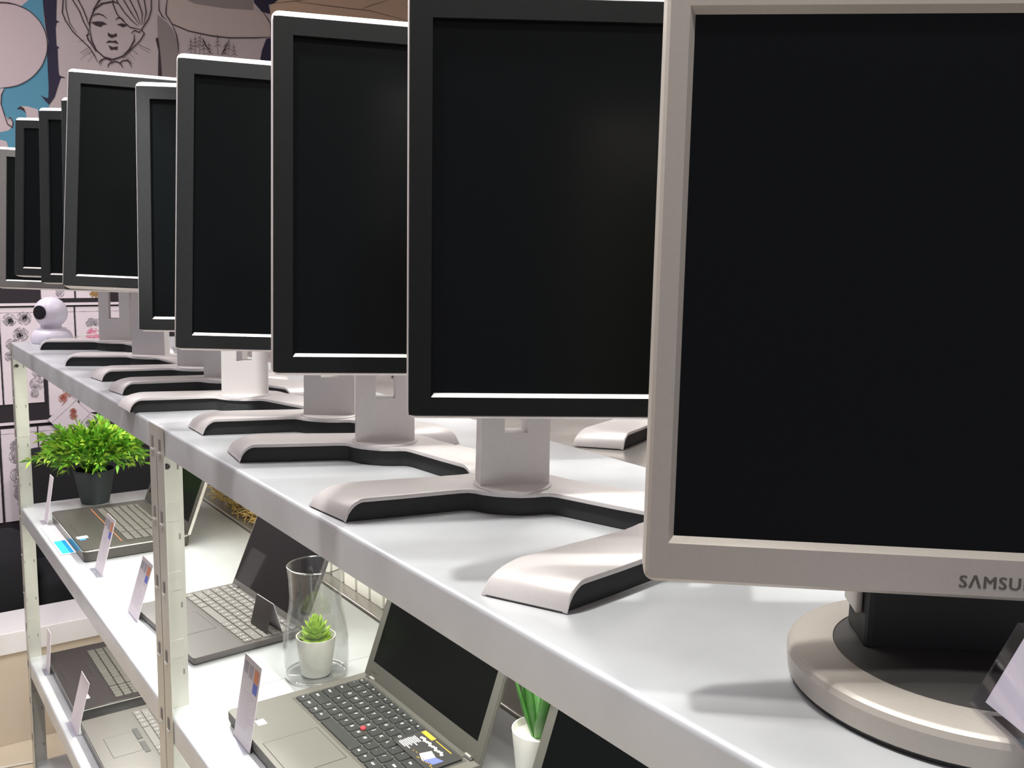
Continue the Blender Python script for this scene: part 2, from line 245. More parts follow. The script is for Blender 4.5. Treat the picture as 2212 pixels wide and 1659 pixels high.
for i, (wd, pts) in enumerate(MURAL_LINES):
    q = MB(); stroke(q, pts, wd, 0); q.v = [(x, -.0045-.00001*i, z) for x, z, _ in q.v]
    q.build('ink_line', PAINT['ink'], mural, fix=False)

# black display board with flash sheets hung on the lower wall
q = MB(); q.box((-.6, 3.975, -.95), (1.5, 4.0, .105))
tag(q.build('display_board', M['board']), 'black display board on the back wall holding rows of tattoo drawings', 'display board')
def blob(q, cx, cz, r, y, n=14, jag=.35, mi=0):
    pts = []
    for i in range(n):
        a = 2*math.pi*i/n; rr = r*(1-jag+2*jag*random.random()); pts.append((cx+rr*math.cos(a), y, cz+rr*math.sin(a)))
    for i in range(n): q.poly([(cx, y, cz), pts[i], pts[(i+1) % n]], mi)
inkgrey = mat('smoky_ink', (.20, .18, .21), .8, noise=.7, nscale=60, ncol=(.60, .54, .58))
inkblack = mat('sketch_ink', (.05, .045, .05), .8, noise=.8, nscale=90, ncol=(.5, .45, .48))
inkpink = mat('pink_rose_ink', (.62, .16, .28), .8, noise=.6, nscale=70, ncol=(.75, .42, .50))
inkred = mat('rust_flower_ink', (.28, .07, .05), .8, noise=.6, nscale=60, ncol=(.5, .25, .2))
inkgold = mat('ochre_flower_ink', (.42, .26, .06), .8, noise=.6, nscale=60, ncol=(.2, .12, .08))
def ring_mark(q, cx, cz, r, w_, y, n=24):
    for i in range(n):
        if i % 6 == 5: continue
        a, c_ = 2*math.pi*i/n, 2*math.pi*(i+1)/n
        q.poly([(cx+r*math.cos(a), y, cz+r*math.sin(a)), (cx+r*math.cos(c_), y, cz+r*math.sin(c_)), (cx+(r-w_)*math.cos(c_), y, cz+(r-w_)*math.sin(c_)), (cx+(r-w_)*math.cos(a), y, cz+(r-w_)*math.sin(a))])
def sheet(x0, x1, z0, z1, label, marks, rot=0, y=3.972):
    r_ = root('flash_sheet', ((x0+x1)/2, y, (z0+z1)/2), label, 'drawing', 'tattoo drawings on the back wall', rot=(0, rot, 0))
    w_, h_ = (x1-x0)/2, (z1-z0)/2
    q = MB(); q.box((-w_, -.001, -h_), (w_, .002, h_)); q.build('paper', M['sheet'], r_)
    q = MB(); e = .0015
    for a, b in (((-w_, -h_), (-w_+e, h_)), ((w_-e, -h_), (w_, h_)), ((-w_, h_-.02), (w_, h_-.018))): q.box((a[0], -.0018, a[1]), (b[0], -.0008, b[1]))
    q.build('border_line', inkgrey, r_)
    for mk, ink in marks:
        for i, (cx, cz, rr) in enumerate(mk):
            q = MB(); blob(q, cx*w_, cz*h_, rr*.8, -.0022-.0003*i, n=30, jag=.28); o_ = q.build('ink_drawing', ink, r_, fix=False)
            q = MB(); ring_mark(q, cx*w_+random.uniform(-.003, .003), cz*h_, rr*1.05, .0022, -.0023-.0003*i); ring_mark(q, cx*w_, cz*h_, rr*.5, .0018, -.0026-.0003*i, 18); q.build('ink_ring', inkblack if ink in (inkgrey, inkblack) else ink, o_, fix=False)
    return r_
sk = lambda n, sx, r0, r1, x=0: [(x+random.uniform(-sx, sx), -.85+1.7*i/(n-1), random.uniform(r0, r1)) for i in range(n)]
sheet(.505, .645, -.345, .026, 'long sheet of grey clock and feather drawings left of the white camera', [([(-.55, .75, .022), (.2, .78, .024), (-.05, .45, .025), (-.5, .25, .02), (-.6, 0, .018), (.55, -.1, .022), (.75, -.35, .02), (.6, -.6, .024), (.5, -.8, .014)], inkgrey), ([(-.5, .72, .012), (.25, .8, .012), (-.05, .42, .012)], inkblack)])
sheet(.35, .500, -.345, .026, 'mostly hidden sheet at the left picture edge beside the clock drawing', [(sk(6, .3, .01, .02), inkgrey)])
sheet(.66, .765, -.40, .026, 'sheet with a small brown flower sketch right of the clock drawing', [([(.0, -.70, .016), (.35, -.6, .018), (.2, -.85, .015)], inkred), ([(-.1, .5, .02), (-.1, .2, .014)], inkgrey)])
sheet(.770, .885, -.40, .026, 'sheet with a pink rose drawing beside the tall monitor neck', [([(0, .72, .014), (.3, .7, .014), (-.2, .68, .012)], inkgrey), ([(.05, .48, .024), (.25, .42, .018), (-.1, .4, .016)], inkpink)])
sheet(.890, 1.02, -.40, .026, 'sheet on the back wall behind the monitor necks', [(sk(6, .4, .01, .02), inkgrey)])
sheet(.65, .77, .06, .20, 'upper sheet just under the far monitors, left one', [([(.1, -.7, .015)], inkgrey)])
sheet(.775, .89, .06, .20, 'upper sheet just under the far monitors, with an ochre motif', [([(.2, -.7, .02)], inkgold)])
sheet(.34, .478, -.807, -.434, 'hidden lower sheet at the left picture edge', [(sk(6, .3, .01, .02), inkgrey)])
sheet(.486, .613, -.807, -.440, 'lower sheet with a smoky grey animal drawing behind the post', [([(-.2, .62, .022), (-.15, .4, .028), (.1, .2, .024), (-.15, 0, .026), (0, -.2, .028), (-.1, -.4, .026), (.1, -.6, .022)], inkgrey), ([(-.1, .5, .012), (-.05, .3, .014), (.1, -.1, .012)], inkred)])
sheet(.617, .74, -.807, -.440, 'lower sheet with reddish drawing half hidden by the leafy plant', [([(.3, .45, .02), (.5, .2, .02)], inkred)])
sheet(.34, .478, -1.15, -.871, 'bottom sheet with an ochre and red flower left of the post', [([(.8, .4, .028), (.9, .2, .024)], inkgold)], y=3.972)
sheet(.482, .61, -1.15, -.871, 'bottom sheet with rust red roses behind the corner post', [([(-.6, .75, .03), (.1, .7, .03)], inkgold), ([(-.55, .0, .03), (-.2, -.2, .03), (-.4, -.45, .026)], inkred)], y=3.972)
sheet(.665, .79, -.455, -.36, 'loose crumpled sheet hanging askew above the leafy plant', [([(.2, -.2, .014), (.4, .1, .012)], inkred)], rot=R(-42), y=3.955)
sheet(.74, .86, -.47, -.40, 'second loose sheet hanging askew against the lower rows', [([(.0, -.1, .012)], inkgrey)], rot=R(28), y=3.958)
# white trim rails under the rows
for z in (-.425, -.862, .033):
    q = MB(); q.box((-.5, 3.962, z), (1.3, 3.9702, z+.010)); tag(q.build('sheet_rail', M['sheet']), {-.425: 'thin pale rail above the middle row of drawings', -.862: 'thin pale rail above the bottom row of drawings', .033: 'thin pale rail above the top row of drawings'}[z], 'rail')

# low bench and armchair against the wall
b = root('low_bench', (0, 3.17, FLOOR), 'low white bench with cream front below the wall drawings', 'bench')
zt = -.95-FLOOR
q = MB(); q.box((-.8, 0, zt-.07), (1.9, .2, zt)); q.build('bench_top', M['bench'], b, bevel=.002)
q = MB(); q.box((-.78, .02, 0), (1.88, .18, zt-.07)); q.build('front_panel', M['bench_f'], b)
c = root('armchair', (.72, 3.66, FLOOR), 'black fabric armchair standing behind the white bench', 'armchair')
def cushion(name, x0, x1, y0, y1, z0, z1, rr=.05, par=c):
    q = MB(); q.box((x0, y0, z0), (x1, y1, z1)); return q.build(name, M['black_cloth'], par, bevel=rr, seg=5, smooth=True)
cushion('backrest', -.20, .02, .05, .17, .35, .845, .055); cushion('backrest', .01, .42, .05, .17, .35, .80, .05)
cushion('seat', -.20, .42, -.18, .12, .22, .44)
cushion('armrest', -.36, -.2, -.2, .15, .2, .56, .06); cushion('armrest', .42, .54, -.2, .15, .2, .56, .05)
for x in (-.3, .48):
    for y in (-.16, .12): q = MB(); q.lathe([(.02, 0), (.02, .21)], 12, (x, y, 0)); q.build('leg', M['black'], c)

# ------------------------------------------------------------------ shelving
def tray_mesh(x0, x1, y0, y1, z, h=.042, r=.005, t=.0016):
    outer = [(x0, z-h)]; n = 5
    for i in range(n+1): a = math.pi-math.pi/2*i/n; outer.append((x0+r+r*math.cos(a), z-r+r*math.sin(a)))
    for i in range(n+1): a = math.pi/2-math.pi/2*i/n; outer.append((x1-r+r*math.cos(a), z-r+r*math.sin(a)))
    outer.append((x1, z-h))
    inner = [(x1-t, z-h), (x1-t, z-r), (x1-r, z-t), (x0+r, z-t), (x0+t, z-r), (x0+t, z-h)]
    pr = outer+inner
    q = MB(); q.loft([[(x, y0, zz) for x, zz in pr], [(x, y1, zz) for x, zz in pr]])
    q.box((x0+t, y0, z-h), (x1-t, y0+t, z-t)); q.box((x0+t, y1-t, z-h), (x1-t, y1, z-t))
    q.box((x0+t, y0, z-h), (x0+.012, y1, z-h+t)); q.box((x1-.012, y0, z-h), (x1-t, y1, z-h+t))
    return q
STAMPS = {}
def post(x, y, sx, sy, zt, root_, ztop=.0, detail=True):
    """L post: corner at (x,y); flanges run sx along X and sy along Y"""
    t = .002; w_ = .038
    q = MB()
    q.box((min(x, x+sx*t), min(y, y+sy*w_), FLOOR), (max(x, x+sx*t), max(y, y+sy*w_), ztop))
    q.box((min(x, x+sx*w_), min(y, y+sy*t), FLOOR), (max(x, x+sx*w_), max(y, y+sy*t), ztop-.045))
    o = q.build('post', M['lipsteel'], root_, bevel=.0006, seg=1)
    # pressed tabs and slots
    if detail:
        z = ztop-.028; i = 0; fx = x-sx*.0006; yy = y+sy*.019; xx = x+sx*.019; fy = y+sy*.0020
        def stamp(key, dims, at, m_):
            if key not in STAMPS:
                q = MB(); q.box(tuple(-d/2 for d in dims), tuple(d/2 for d in dims)); STAMPS[key] = q.build(key, m_, o, loc=at); return
            c_ = STAMPS[key].copy(); COL.objects.link(c_); c_.parent = o; c_.location = at
        while z > FLOOR+.05:
            stamp('slot', (.0008, .008, .018), (fx, yy, z), M['slot'])
            stamp('pressed_tab', (.0030, .012, .0025), (fx-sx*.0006, yy, z-.0128), M['lipsteel'])
            stamp('embossed_patch', (.024, .0012, .030), (xx, fy+sy*.0003, z), M['lipsteel'])
            for dx in (-.012, .012): stamp('pin_slot', (.0024, .0010, .009), (xx+dx, fy+sy*.0001, z-.0405), M['slot'])
            z -= .112; i += 1
    q = MB(); q.lathe([(.0045, 0), (.0045, .0015), (.003, .0025)], 12); q.build('bolt', M['screw'], o, loc=(x+sx*.014, y+sy*.0045 if sy < 0 else y-.003, -.066), rot=(R(90), 0, 0))
def unit(y0, y1, x0, x1, label, levels, posts=True, led=True):
    u = root('shelving_unit', (0, 0, 0), label, 'shelving')
    for i, z in enumerate(levels):
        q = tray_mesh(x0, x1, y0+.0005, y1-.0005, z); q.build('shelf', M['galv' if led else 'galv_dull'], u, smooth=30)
    if posts:
        zt = levels[0]
        post(x0-.0022, y1, 1, -1, zt, u, zt, led); post(x0-.0022, y0, 1, 1, zt, u, zt, led)
        post(x1+.0022, y1, -1, -1, zt, u, zt, False); post(x1+.0022, y0, -1, 1, zt, u, zt, False)
    if led:
        for z in levels[:2]:
            q = MB(); q.box((x0+.20, y0+.08, z-.014), (x0+.222, y1-.08, z-.0035)); s = q.build('led_strip', M['led'], u)
            L = area('led_strip_light', (x0+.211, (y0+y1)/2, z-.016), (x0+.211, (y0+y1)/2, z-1), .02, y1-y0-.16, LEDW*(y1-y0), (1, 1, .92))
    return u
LEDW = 5.0
YJ = 1.44
unit(YJ, 2.86, X1, X2, 'far galvanised shelving unit, its corner post in front of the wall drawings', (0, Z2, Z3, Z4))
unit(.06, YJ, X1, X2, 'near galvanised shelving unit carrying the silver-framed monitor', (0, Z2, Z3, Z4))
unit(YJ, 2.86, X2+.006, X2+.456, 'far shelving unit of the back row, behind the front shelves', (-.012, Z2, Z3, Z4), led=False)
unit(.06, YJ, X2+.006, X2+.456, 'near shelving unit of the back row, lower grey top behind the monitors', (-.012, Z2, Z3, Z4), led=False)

# ------------------------------------------------------------------ black widescreen monitors
WD, HT = .507, .338
FRONT = [(0, -.0405), (-.014, -.0395), (-.027, -.0355), (-.036, -.0305), (-.043, -.0290), (-.052, -.0325), (-.080, -.0490), (-.105, -.0637), (-.130, -.0775), (-.157, -.0925)]
BACK = [(0, .055), (-.018, .055), (-.033, .053), (-.042, .048), (-.052, .040), (-.064, .0315), (-.092, .0175), (-.120, .0045), (-.150, -.0105), (-.212, -.0405)]
def base_stations(inset=0.0):
    st = []
    n = len(FRONT)
    for i in range(n-1):
        st.append((Vector(FRONT[i]), Vector(BACK[i])))
    a0, b0 = st[-1]; a1, b1 = Vector(FRONT[-1]), Vector(BACK[-1])
    for k in range(1, 11): t = k/10; st.append((a0.lerp(a1, t), b0.lerp(b1, t)))
    return st
def base_mesh(top, bot, inset, tipfall, side):
    """closed solid following the leg; side -1 left leg, +1 right leg (mirrored)"""
    st = base_stations(); rings = []
    m0 = (Vector(FRONT[-1])+Vector(BACK[-1]))/2
    for a, b_ in st:
        d = (a-b_).normalized(); a2 = a-d*inset; b2 = b_+d*inset
        m_ = (a+b_)/2; rem = (m_-m0).length
        f = 1.0
        if rem < tipfall: u = 1-rem/tipfall; f = math.sqrt(max(0, 1-u*u))
        zt = max(top*f, .0012); zb = max(min(bot, zt-.004 if bot > .002 else bot), .0003)
        if zb >= zt: zb = zt-.0008
        pts = []
        nn = 5; cr = min(.0035, (zt-zb)*.45)
        for k in range(3): t = k/2*math.pi/2; pts.append((a2-d*(cr*(1-math.cos(t))*1.0)*1, zt-cr+cr*math.sin(t)))
        for k in range(3): t = k/2*math.pi/2; pts.append((b2+d*(cr*(1-math.sin(t))), zt-cr+cr*math.cos(t)))
        pts += [(b2, zb), (a2, zb)]
        rings.append([(-side*p.x if side > 0 else p.x, p.y, z) for p, z in pts])
    if side > 0: pass
    return rings
def monitor_stand(r_, by, hy, top=None):
    q = MB()
    for s in (-1, 1): q.loft(base_mesh(.024, .0195, 0, .034, s))
    bs = q.build('base', M['silver'], r_, rot=(0, 0, by), smooth=35)
    q = MB()
    for s in (-1, 1): q.loft(base_mesh(.0205, .0, .004, .036, s))
    q.build('base_skirt', M['black'], r_, rot=(0, 0, by), smooth=35)
    q = MB(); q.lathe([(.042, .022), (.042, .0255), (.040, .0265)], 40); q.build('swivel_disc', M['silver'], r_, rot=(0, 0, hy), smooth=30)
    q = MB(); w0, w1 = .0375, .0345; y0, y1 = -.013, .016; zt = top
    def wz(z): return w0+(w1-w0)*(z-.026)/.3
    def seg(z0, z1, xa0, xb0, xa1, xb1):
        q.loft([[(xa0, y0, z0), (xb0, y0, z0), (xb0, y1, z0), (xa0, y1, z0)], [(xa1, y0, z1), (xb1, y0, z1), (xb1, y1, z1), (xa1, y1, z1)]])
    zs = [.026, .082, .158, zt]; hw = .0125
    seg(zs[0], zs[1], -wz(zs[0]), wz(zs[0]), -wz(zs[1]), wz(zs[1]))
    seg(zs[1], zs[2], -wz(zs[1]), -hw, -wz(zs[2]), -hw); seg(zs[1], zs[2], hw, wz(zs[1]), hw, wz(zs[2]))
    seg(zs[2], zs[3], -wz(zs[2]), wz(zs[2]), -wz(zs[3]), wz(zs[3]))
    bm = bmesh.new(); me = bpy.data.meshes.new('neck'); me.from_pydata(q.v, [], q.f); bm.from_mesh(me)
    bmesh.ops.remove_doubles(bm, verts=bm.verts, dist=1e-5); bmesh.ops.recalc_face_normals(bm, faces=bm.faces)
    bm.to_mesh(me); bm.free(); link('neck', me, M['silver'], r_, rot=(0, 0, hy))
def head_matrix(dx, dy, z, yaw, tilt, roll, d=.065):
    r = Vector((math.cos(yaw), math.sin(yaw), 0)); bk = Vector((-math.sin(yaw), math.cos(yaw), 0))
    up = math.cos(tilt)*Vector((0, 0, 1))+math.sin(tilt)*bk
    r2 = math.cos(roll)*r+math.sin(roll)*up; u2 = -math.sin(roll)*r+math.cos(roll)*up
    m = Matrix((r2, u2.cross(r2), u2)).transposed().to_4x4(); m.translation = Vector((dx, dy, z))-d*bk
    return m
def rrect(w_, h_, r, y, n=4):
    pts = []
    for cx, cz, a0 in ((w_/2-r, h_/2-r, 0), (-w_/2+r, h_/2-r, 90), (-w_/2+r, -h_/2+r, 180), (w_/2-r, -h_/2+r, 270)):
        for i in range(n+1): a = R(a0+90*i/n); pts.append((cx+r*math.cos(a), y, cz+r*math.sin(a)))
    return pts
def frame(q, w0, h0, w1, h1, yf, yb, cz0=0, cz1=0, r0=.004, slope=0):
    """rectangular frame, outer w0*h0 (centre cz0), inner w1*h1 (centre cz1)"""
    O = [(-w0/2, cz0-h0/2), (w0/2, cz0-h0/2), (w0/2, cz0+h0/2), (-w0/2, cz0+h0/2)]
    I = [(-w1/2, cz1-h1/2), (w1/2, cz1-h1/2), (w1/2, cz1+h1/2), (-w1/2, cz1+h1/2)]
    I2 = [(x-slope*(1 if x > 0 else -1), z-slope*(1 if z > cz1 else -1)) for x, z in I]
    for i in range(4):
        j = (i+1) % 4
        q.poly([(O[i][0], yf, O[i][1]), (O[j][0], yf, O[j][1]), (I[j][0], yf, I[j][1]), (I[i][0], yf, I[i][1])])
        q.poly([(I[i][0], yf, I[i][1]), (I[j][0], yf, I[j][1]), (I2[j][0], yb, I2[j][1]), (I2[i][0], yb, I2[i][1])])
        q.poly([(O[i][0], yf, O[i][1]), (O[i][0], yb, O[i][1]), (O[j][0], yb, O[j][1]), (O[j][0], yf, O[j][1])])
        q.poly([(O[i][0], yb, O[i][1]), (I2[i][0], yb, I2[i][1]), (I2[j][0], yb, I2[j][1]), (O[j][0], yb, O[j][1])])
def sh_(r, dz): return [(x, y, z+dz) for x, y, z in r]
def monitor(idx, x, y, by, h, label, bezel='bezel'):
    hx, hyy, hz, yaw, tilt, roll = h
    r_ = root('monitor', (x, y, 0), label, 'monitor', 'row of black widescreen monitors on the top shelf')
    m = head_matrix(hx-x, hyy-y, hz, yaw, tilt, roll)
    monitor_stand(r_, by, yaw, top=hz+.03)
    rings = [sh_(rrect(WD-.006, HT-.0120, .004, .0050), -.0022), sh_(rrect(WD-.005, HT-.0100, .005, .0), -.0022), sh_(rrect(WD-.003, HT-.0085, .005, -.0004), -.0022), rrect(WD-.0008, HT-.002, .007, .003), rrect(WD, HT, .008, .006), rrect(WD, HT, .008, .024), rrect(WD-.02, HT-.02, .012, .036), rrect(WD-.2, HT-.12, .03, .044), rrect(WD-.3, HT-.2, .03, .052)]
    q = MB(); q.loft(rings); q.build('casing', M['silver'], r_, mtx=m, smooth=30)
    q = MB(); bw, bh, bc = WD-.0045, HT-.0105, -.0020
    sw, sh = .467, .297
    frame(q, bw, bh, sw, sh, -.0016, .0045, cz0=bc, cz1=bc-.001)
    bz = q.build('bezel', M[bezel], r_, mtx=m)
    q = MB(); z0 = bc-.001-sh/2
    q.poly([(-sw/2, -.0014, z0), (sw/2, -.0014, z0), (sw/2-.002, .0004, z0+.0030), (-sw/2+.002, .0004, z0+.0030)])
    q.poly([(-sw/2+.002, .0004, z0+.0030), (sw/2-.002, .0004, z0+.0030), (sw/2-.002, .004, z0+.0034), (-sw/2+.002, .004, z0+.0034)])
    q.build('ledge', M['silver'], r_, mtx=m)  # black bezel ledge coloured silver to imitate its bright reflection
    # the screen sits inside the bezel, 3 mm back
    q = MB(); q.box((-sw/2, .0030, z0), (sw/2, .0044, z0+sh)); q.build('screen', M['screen'], r_, mtx=m)
    q = MB(); q.box((-.03, .03, -.05), (.03, .060, .05)); q.build('mount', M['silver'], r_, mtx=m)
    return r_
HEADS = {'I': [.6181, .5642, .3065, -.5863, .0747, .0063], 'H': [.5923, .7972, .3171, -.4036, .1047, -.0129], 'G': [.581, 1.055, .3131, -.4111, .0769, -.0257], 'F': [.5929, 1.2641, .3206, -.5409, .0626, -.0018], 'E': [.5566, 1.5324, .3637, -.4186, .1487, -.0315], 'D': [.575, 1.700, .356, -.70, .05, 0], 'C': [.5725, 1.9063, .3598, -.7021, .0543, -.004], 'B': [.5669, 2.1507, .365, -.6715, .0897, -.0091], 'A': [.5891, 2.5077, .324, -.3964, .1145, -.0253]}
ROW = [('I', .613, .541, -21.5, 'nearest black monitor, its neck hidden behind the silver-framed screen'),
       ('H', .577, .781, -42, 'second black monitor from the camera, large, left of the silver-framed one'),
       ('G', .569, 1.052, -54, 'third black monitor of the row from the camera, neck with a square slot'),
       ('F', .592, 1.265, -48, 'fourth black monitor of the row, its edge in front of the tilted fifth one'),
       ('E', .553, 1.513, -46, 'fifth black monitor, raised higher, greyish screen below the painted woman\'s chin'),
       ('D', .592, 1.722, -41, 'sixth black monitor, only a thin strip of it showing left of the raised fifth one'),
       ('C', .600, 1.915, -42, 'third black monitor from the far end of the row'),
       ('B', .574, 2.165, -56, 'second black monitor from the far end of the row, below the teal paint'),
       ('A', .588, 2.545, -54, 'farthest monitor of the row, lowest of the far group, beside the white camera')]
bezel_far = M['bezel_far'] = mat('bezel_charcoal', (.016, .018, .018), .55, spec=.3, noise=.15, nscale=200)  # same black bezel, lightened to imitate the haze of light on far monitors
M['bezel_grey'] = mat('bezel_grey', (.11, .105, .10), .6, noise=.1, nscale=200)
for k, x, y, by, lab in ROW:
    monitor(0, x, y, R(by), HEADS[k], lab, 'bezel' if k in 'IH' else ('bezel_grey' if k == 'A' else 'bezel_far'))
# monitors on the back row face the other side; their stands show through the gaps
def back_monitor(x, y, yaw, by, label):
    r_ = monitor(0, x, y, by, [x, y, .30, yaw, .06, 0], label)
    r_.location.z = -.012; r_['group'] = 'monitors on the back row of shelves'
back_monitor(1.085, 1.048, R(150), R(-6), 'back row monitor with only a pale foot tip showing beside the silver-framed screen')
back_monitor(1.07, 1.62, R(140), R(120), 'middle monitor of the back row, hidden behind the front row')
back_monitor(1.07, 2.2, R(140), R(120), 'far monitor of the back row, hidden behind the front row')

# ------------------------------------------------------------------ silver-framed monitor
s = root('monitor', (.563, .278, 0), 'large silver-framed monitor on a round base, nearest to the camera', 'monitor')
q = MB(); q.lathe([(.100, .0005), (.1055, .0035), (.107, .017), (.1055, .0205), (.1035, .0222), (.1025, .0226), (.080, .0248), (.0782, .0244), (.078, .002)], 72); q.build('base_ring', M['silver_warm'], s, smooth=25)
q = MB(); q.lathe([(.103, 0), (.104, .003), (.102, .0032)], 72); q.build('rubber_foot', M['black'], s, smooth=25)
q = MB(); q.lathe([(.0778, .004), (.0778, .0240), (.070, .0258), (.045, .0285), (.02, .0295)], 72); q.build('base_dome', M['darkgrey'], s, smooth=25)
sy = -.736
q = MB(); q.box((-.062, -.006, .024), (.062, .040, .30)); q.build('neck', M['black'], s, rot=(0, 0, sy), bevel=.004)
q = MB(); q.box((-.0665, .004, .045), (-.0622, .034, .29)); q.box((.0622, .004, .045), (.0665, .034, .29)); q.build('neck_trim', M['silver_warm'], s, rot=(0, 0, sy), bevel=.0015)
r = Vector((math.cos(sy), math.sin(sy), 0)); bk = Vector((-math.sin(sy), math.cos(sy), 0)); up = math.cos(.0484)*Vector((0, 0, 1))+math.sin(.0484)*bk
m = Matrix((r, up.cross(r), up)).transposed().to_4x4(); m.translation = Vector((.3963, .3732, .1048))-Vector((.563, .278, 0))
m = m @ Matrix.Translation((.188, 0, .1505))      # origin at the screen centre
SW, SHH = .376, .301; OW, OH = SW+.0345, SHH+.057
rings = [rrect(OW-.008, OH-.008, .004, .0010), rrect(OW-.006, OH-.006, .004, -.0060), rrect(OW-.002, OH-.002, .006, -.0045), rrect(OW, OH, .007, -.001), rrect(OW, OH, .007, .016), rrect(OW-.02, OH-.02, .012, .030), rrect(OW-.12, OH-.1, .03, .050)]
q = MB(); q.loft(rings); bm = bmesh.new(); me = bpy.data.meshes.new('casing'); me.from_pydata(q.v, [], q.f); link('casing', me, M['silver_warm'], s, mtx=m @ Matrix.Translation((0, 0, .0005)), smooth=30); bm.free()
q = MB(); frame(q, OW-.006, OH-.006, SW+.007, SHH+.007, -.0060, -.0005, cz0=.0005, slope=.0035); q.build('bezel', M['silver_warm'], s, mtx=m)
q = MB(); q.box((-SW/2-.001, -.0006, -SHH/2-.001), (SW/2+.001, .0006, SHH/2+.001)); q.build('screen', M['screen'], s, mtx=m)
lg = mat('grey_logo', (.12, .105, .09), .5, .3)
for body, size, x0, z0, sp, al, bold, sxx in (('S\u039bMSUNG', .0102, -.0258, -SHH/2-.0205, 1.14, 'LEFT', 0, 1.0), ('SyncMaster 710N', .0062, -SW/2+.002, SHH/2+.0085, 1.0, 'LEFT', 0, 1.08)):
    t = text('logo' if 'MS' in body else 'model_lettering', body, size, lg, s, None, None, extrude=.0002, bold=bold, spacing=sp, sx=sxx)
    t.matrix_local = m @ Matrix.Translation((x0, -.0061, z0)) @ Matrix.Rotation(R(90), 4, 'X')
    bm = bmesh.new(); bm.from_mesh(t.data); ge = bmesh.ops.duplicate(bm, geom=bm.verts[:]+bm.edges[:]+bm.faces[:])['geom']
    bmesh.ops.translate(bm, verts=[v for v in ge if isinstance(v, bmesh.types.BMVert)], vec=(size*.045, 0, .00002)); bm.to_mesh(t.data); bm.free()

# acrylic price holder leaning on the round base
a0 = Vector((.496, .238, .0265)); dr = Vector((-.52, -.853, 0))
a = root('acrylic_price_holder', a0, 'clear acrylic price holder with lavender card on the round base', 'price holder', rot=(0, 0, math.atan2(dr.y, dr.x)))
# local x runs along the foot edge toward the camera; local y is away from the aisle (to the right when facing it)
def sgn_panel(y0, z0, y1, z1, t, x0=0, x1=.10): 
    q = MB(); d = Vector((0, y1-y0, z1-z0)).normalized(); n = Vector((0, -d.z, d.y))*t
    ring = lambda x: [(x, y0, z0), (x, y1, z1), (x, y1+n.y, z1+n.z), (x, y0+n.y, z0+n.z)]
    q.loft([ring(x0), ring(x1)]); return q
sgn_panel(0, 0, .024, .047, .0015).build('front_panel', M['acrylic'], a, bevel=.0004)
sgn_panel(.024, .047, .044, .0, .0015).build('rear_panel', M['acrylic'], a, bevel=.0004)
sgn_panel(.0035, .005, .0225, .0425, .0006, .008, .098).build('price_card', M['paper'], a)
# ------------------------------------------------------------------ pan-tilt camera
wc = root('webcam', (.481, 2.80, 0), 'white round pan-tilt camera on the far end of the top shelf', 'camera')
q = MB(); q.lathe([(.050, 0), (.053, .006), (.052, .020), (.046, .032), (.038, .036), (.038, .040)], 40); q.build('base', M['cam_white'], wc, smooth=40)
q = MB(); q.lathe([(.030+.0*i, 0) for i in range(1)]+[(.0425*math.sin(math.pi*i/20), .083-.0425*math.cos(math.pi*i/20)) for i in range(4, 20)]+[(.0005, .1255)], 40)
q.build('head', M['cam_white'], wc, smooth=60)
q = MB(); q.lathe([(.019, .0), (.019, .012), (.014, .014), (.006, .0145), (.0, .0145)], 32)
dvec = Vector((-.78, -.62, .04)).normalized()
o = q.build('lens', M['lens'], wc, smooth=40); o.rotation_euler = dvec.to_track_quat('Z', 'Y').to_euler(); o.location = Vector((0, 0, .083))+dvec*.031
q = MB(); q.tube([(.0424*math.cos(t), .0424*math.sin(t), 0) for t in [2*math.pi*i/40 for i in range(41)]], .0008, 6); o = q.build('seam', M['paper'], wc); o.location = (0, 0, .083); o.rotation_euler = (R(90), 0, R(60))
text('brand_mark', 'wanscam', .010, lg, wc, (-.046*math.cos(R(62)), -.0535*math.sin(R(62))-.004, .012), (R(88), 0, R(-22)), sx=1)
q = MB(); q.tube([(.05, .0, .012), (.09, .0, .018), (.15, .01, .022), (.20, .02, .003), (.26, .03, .003)], .0015, 6); q.build('cable', M['cable_w'], wc)

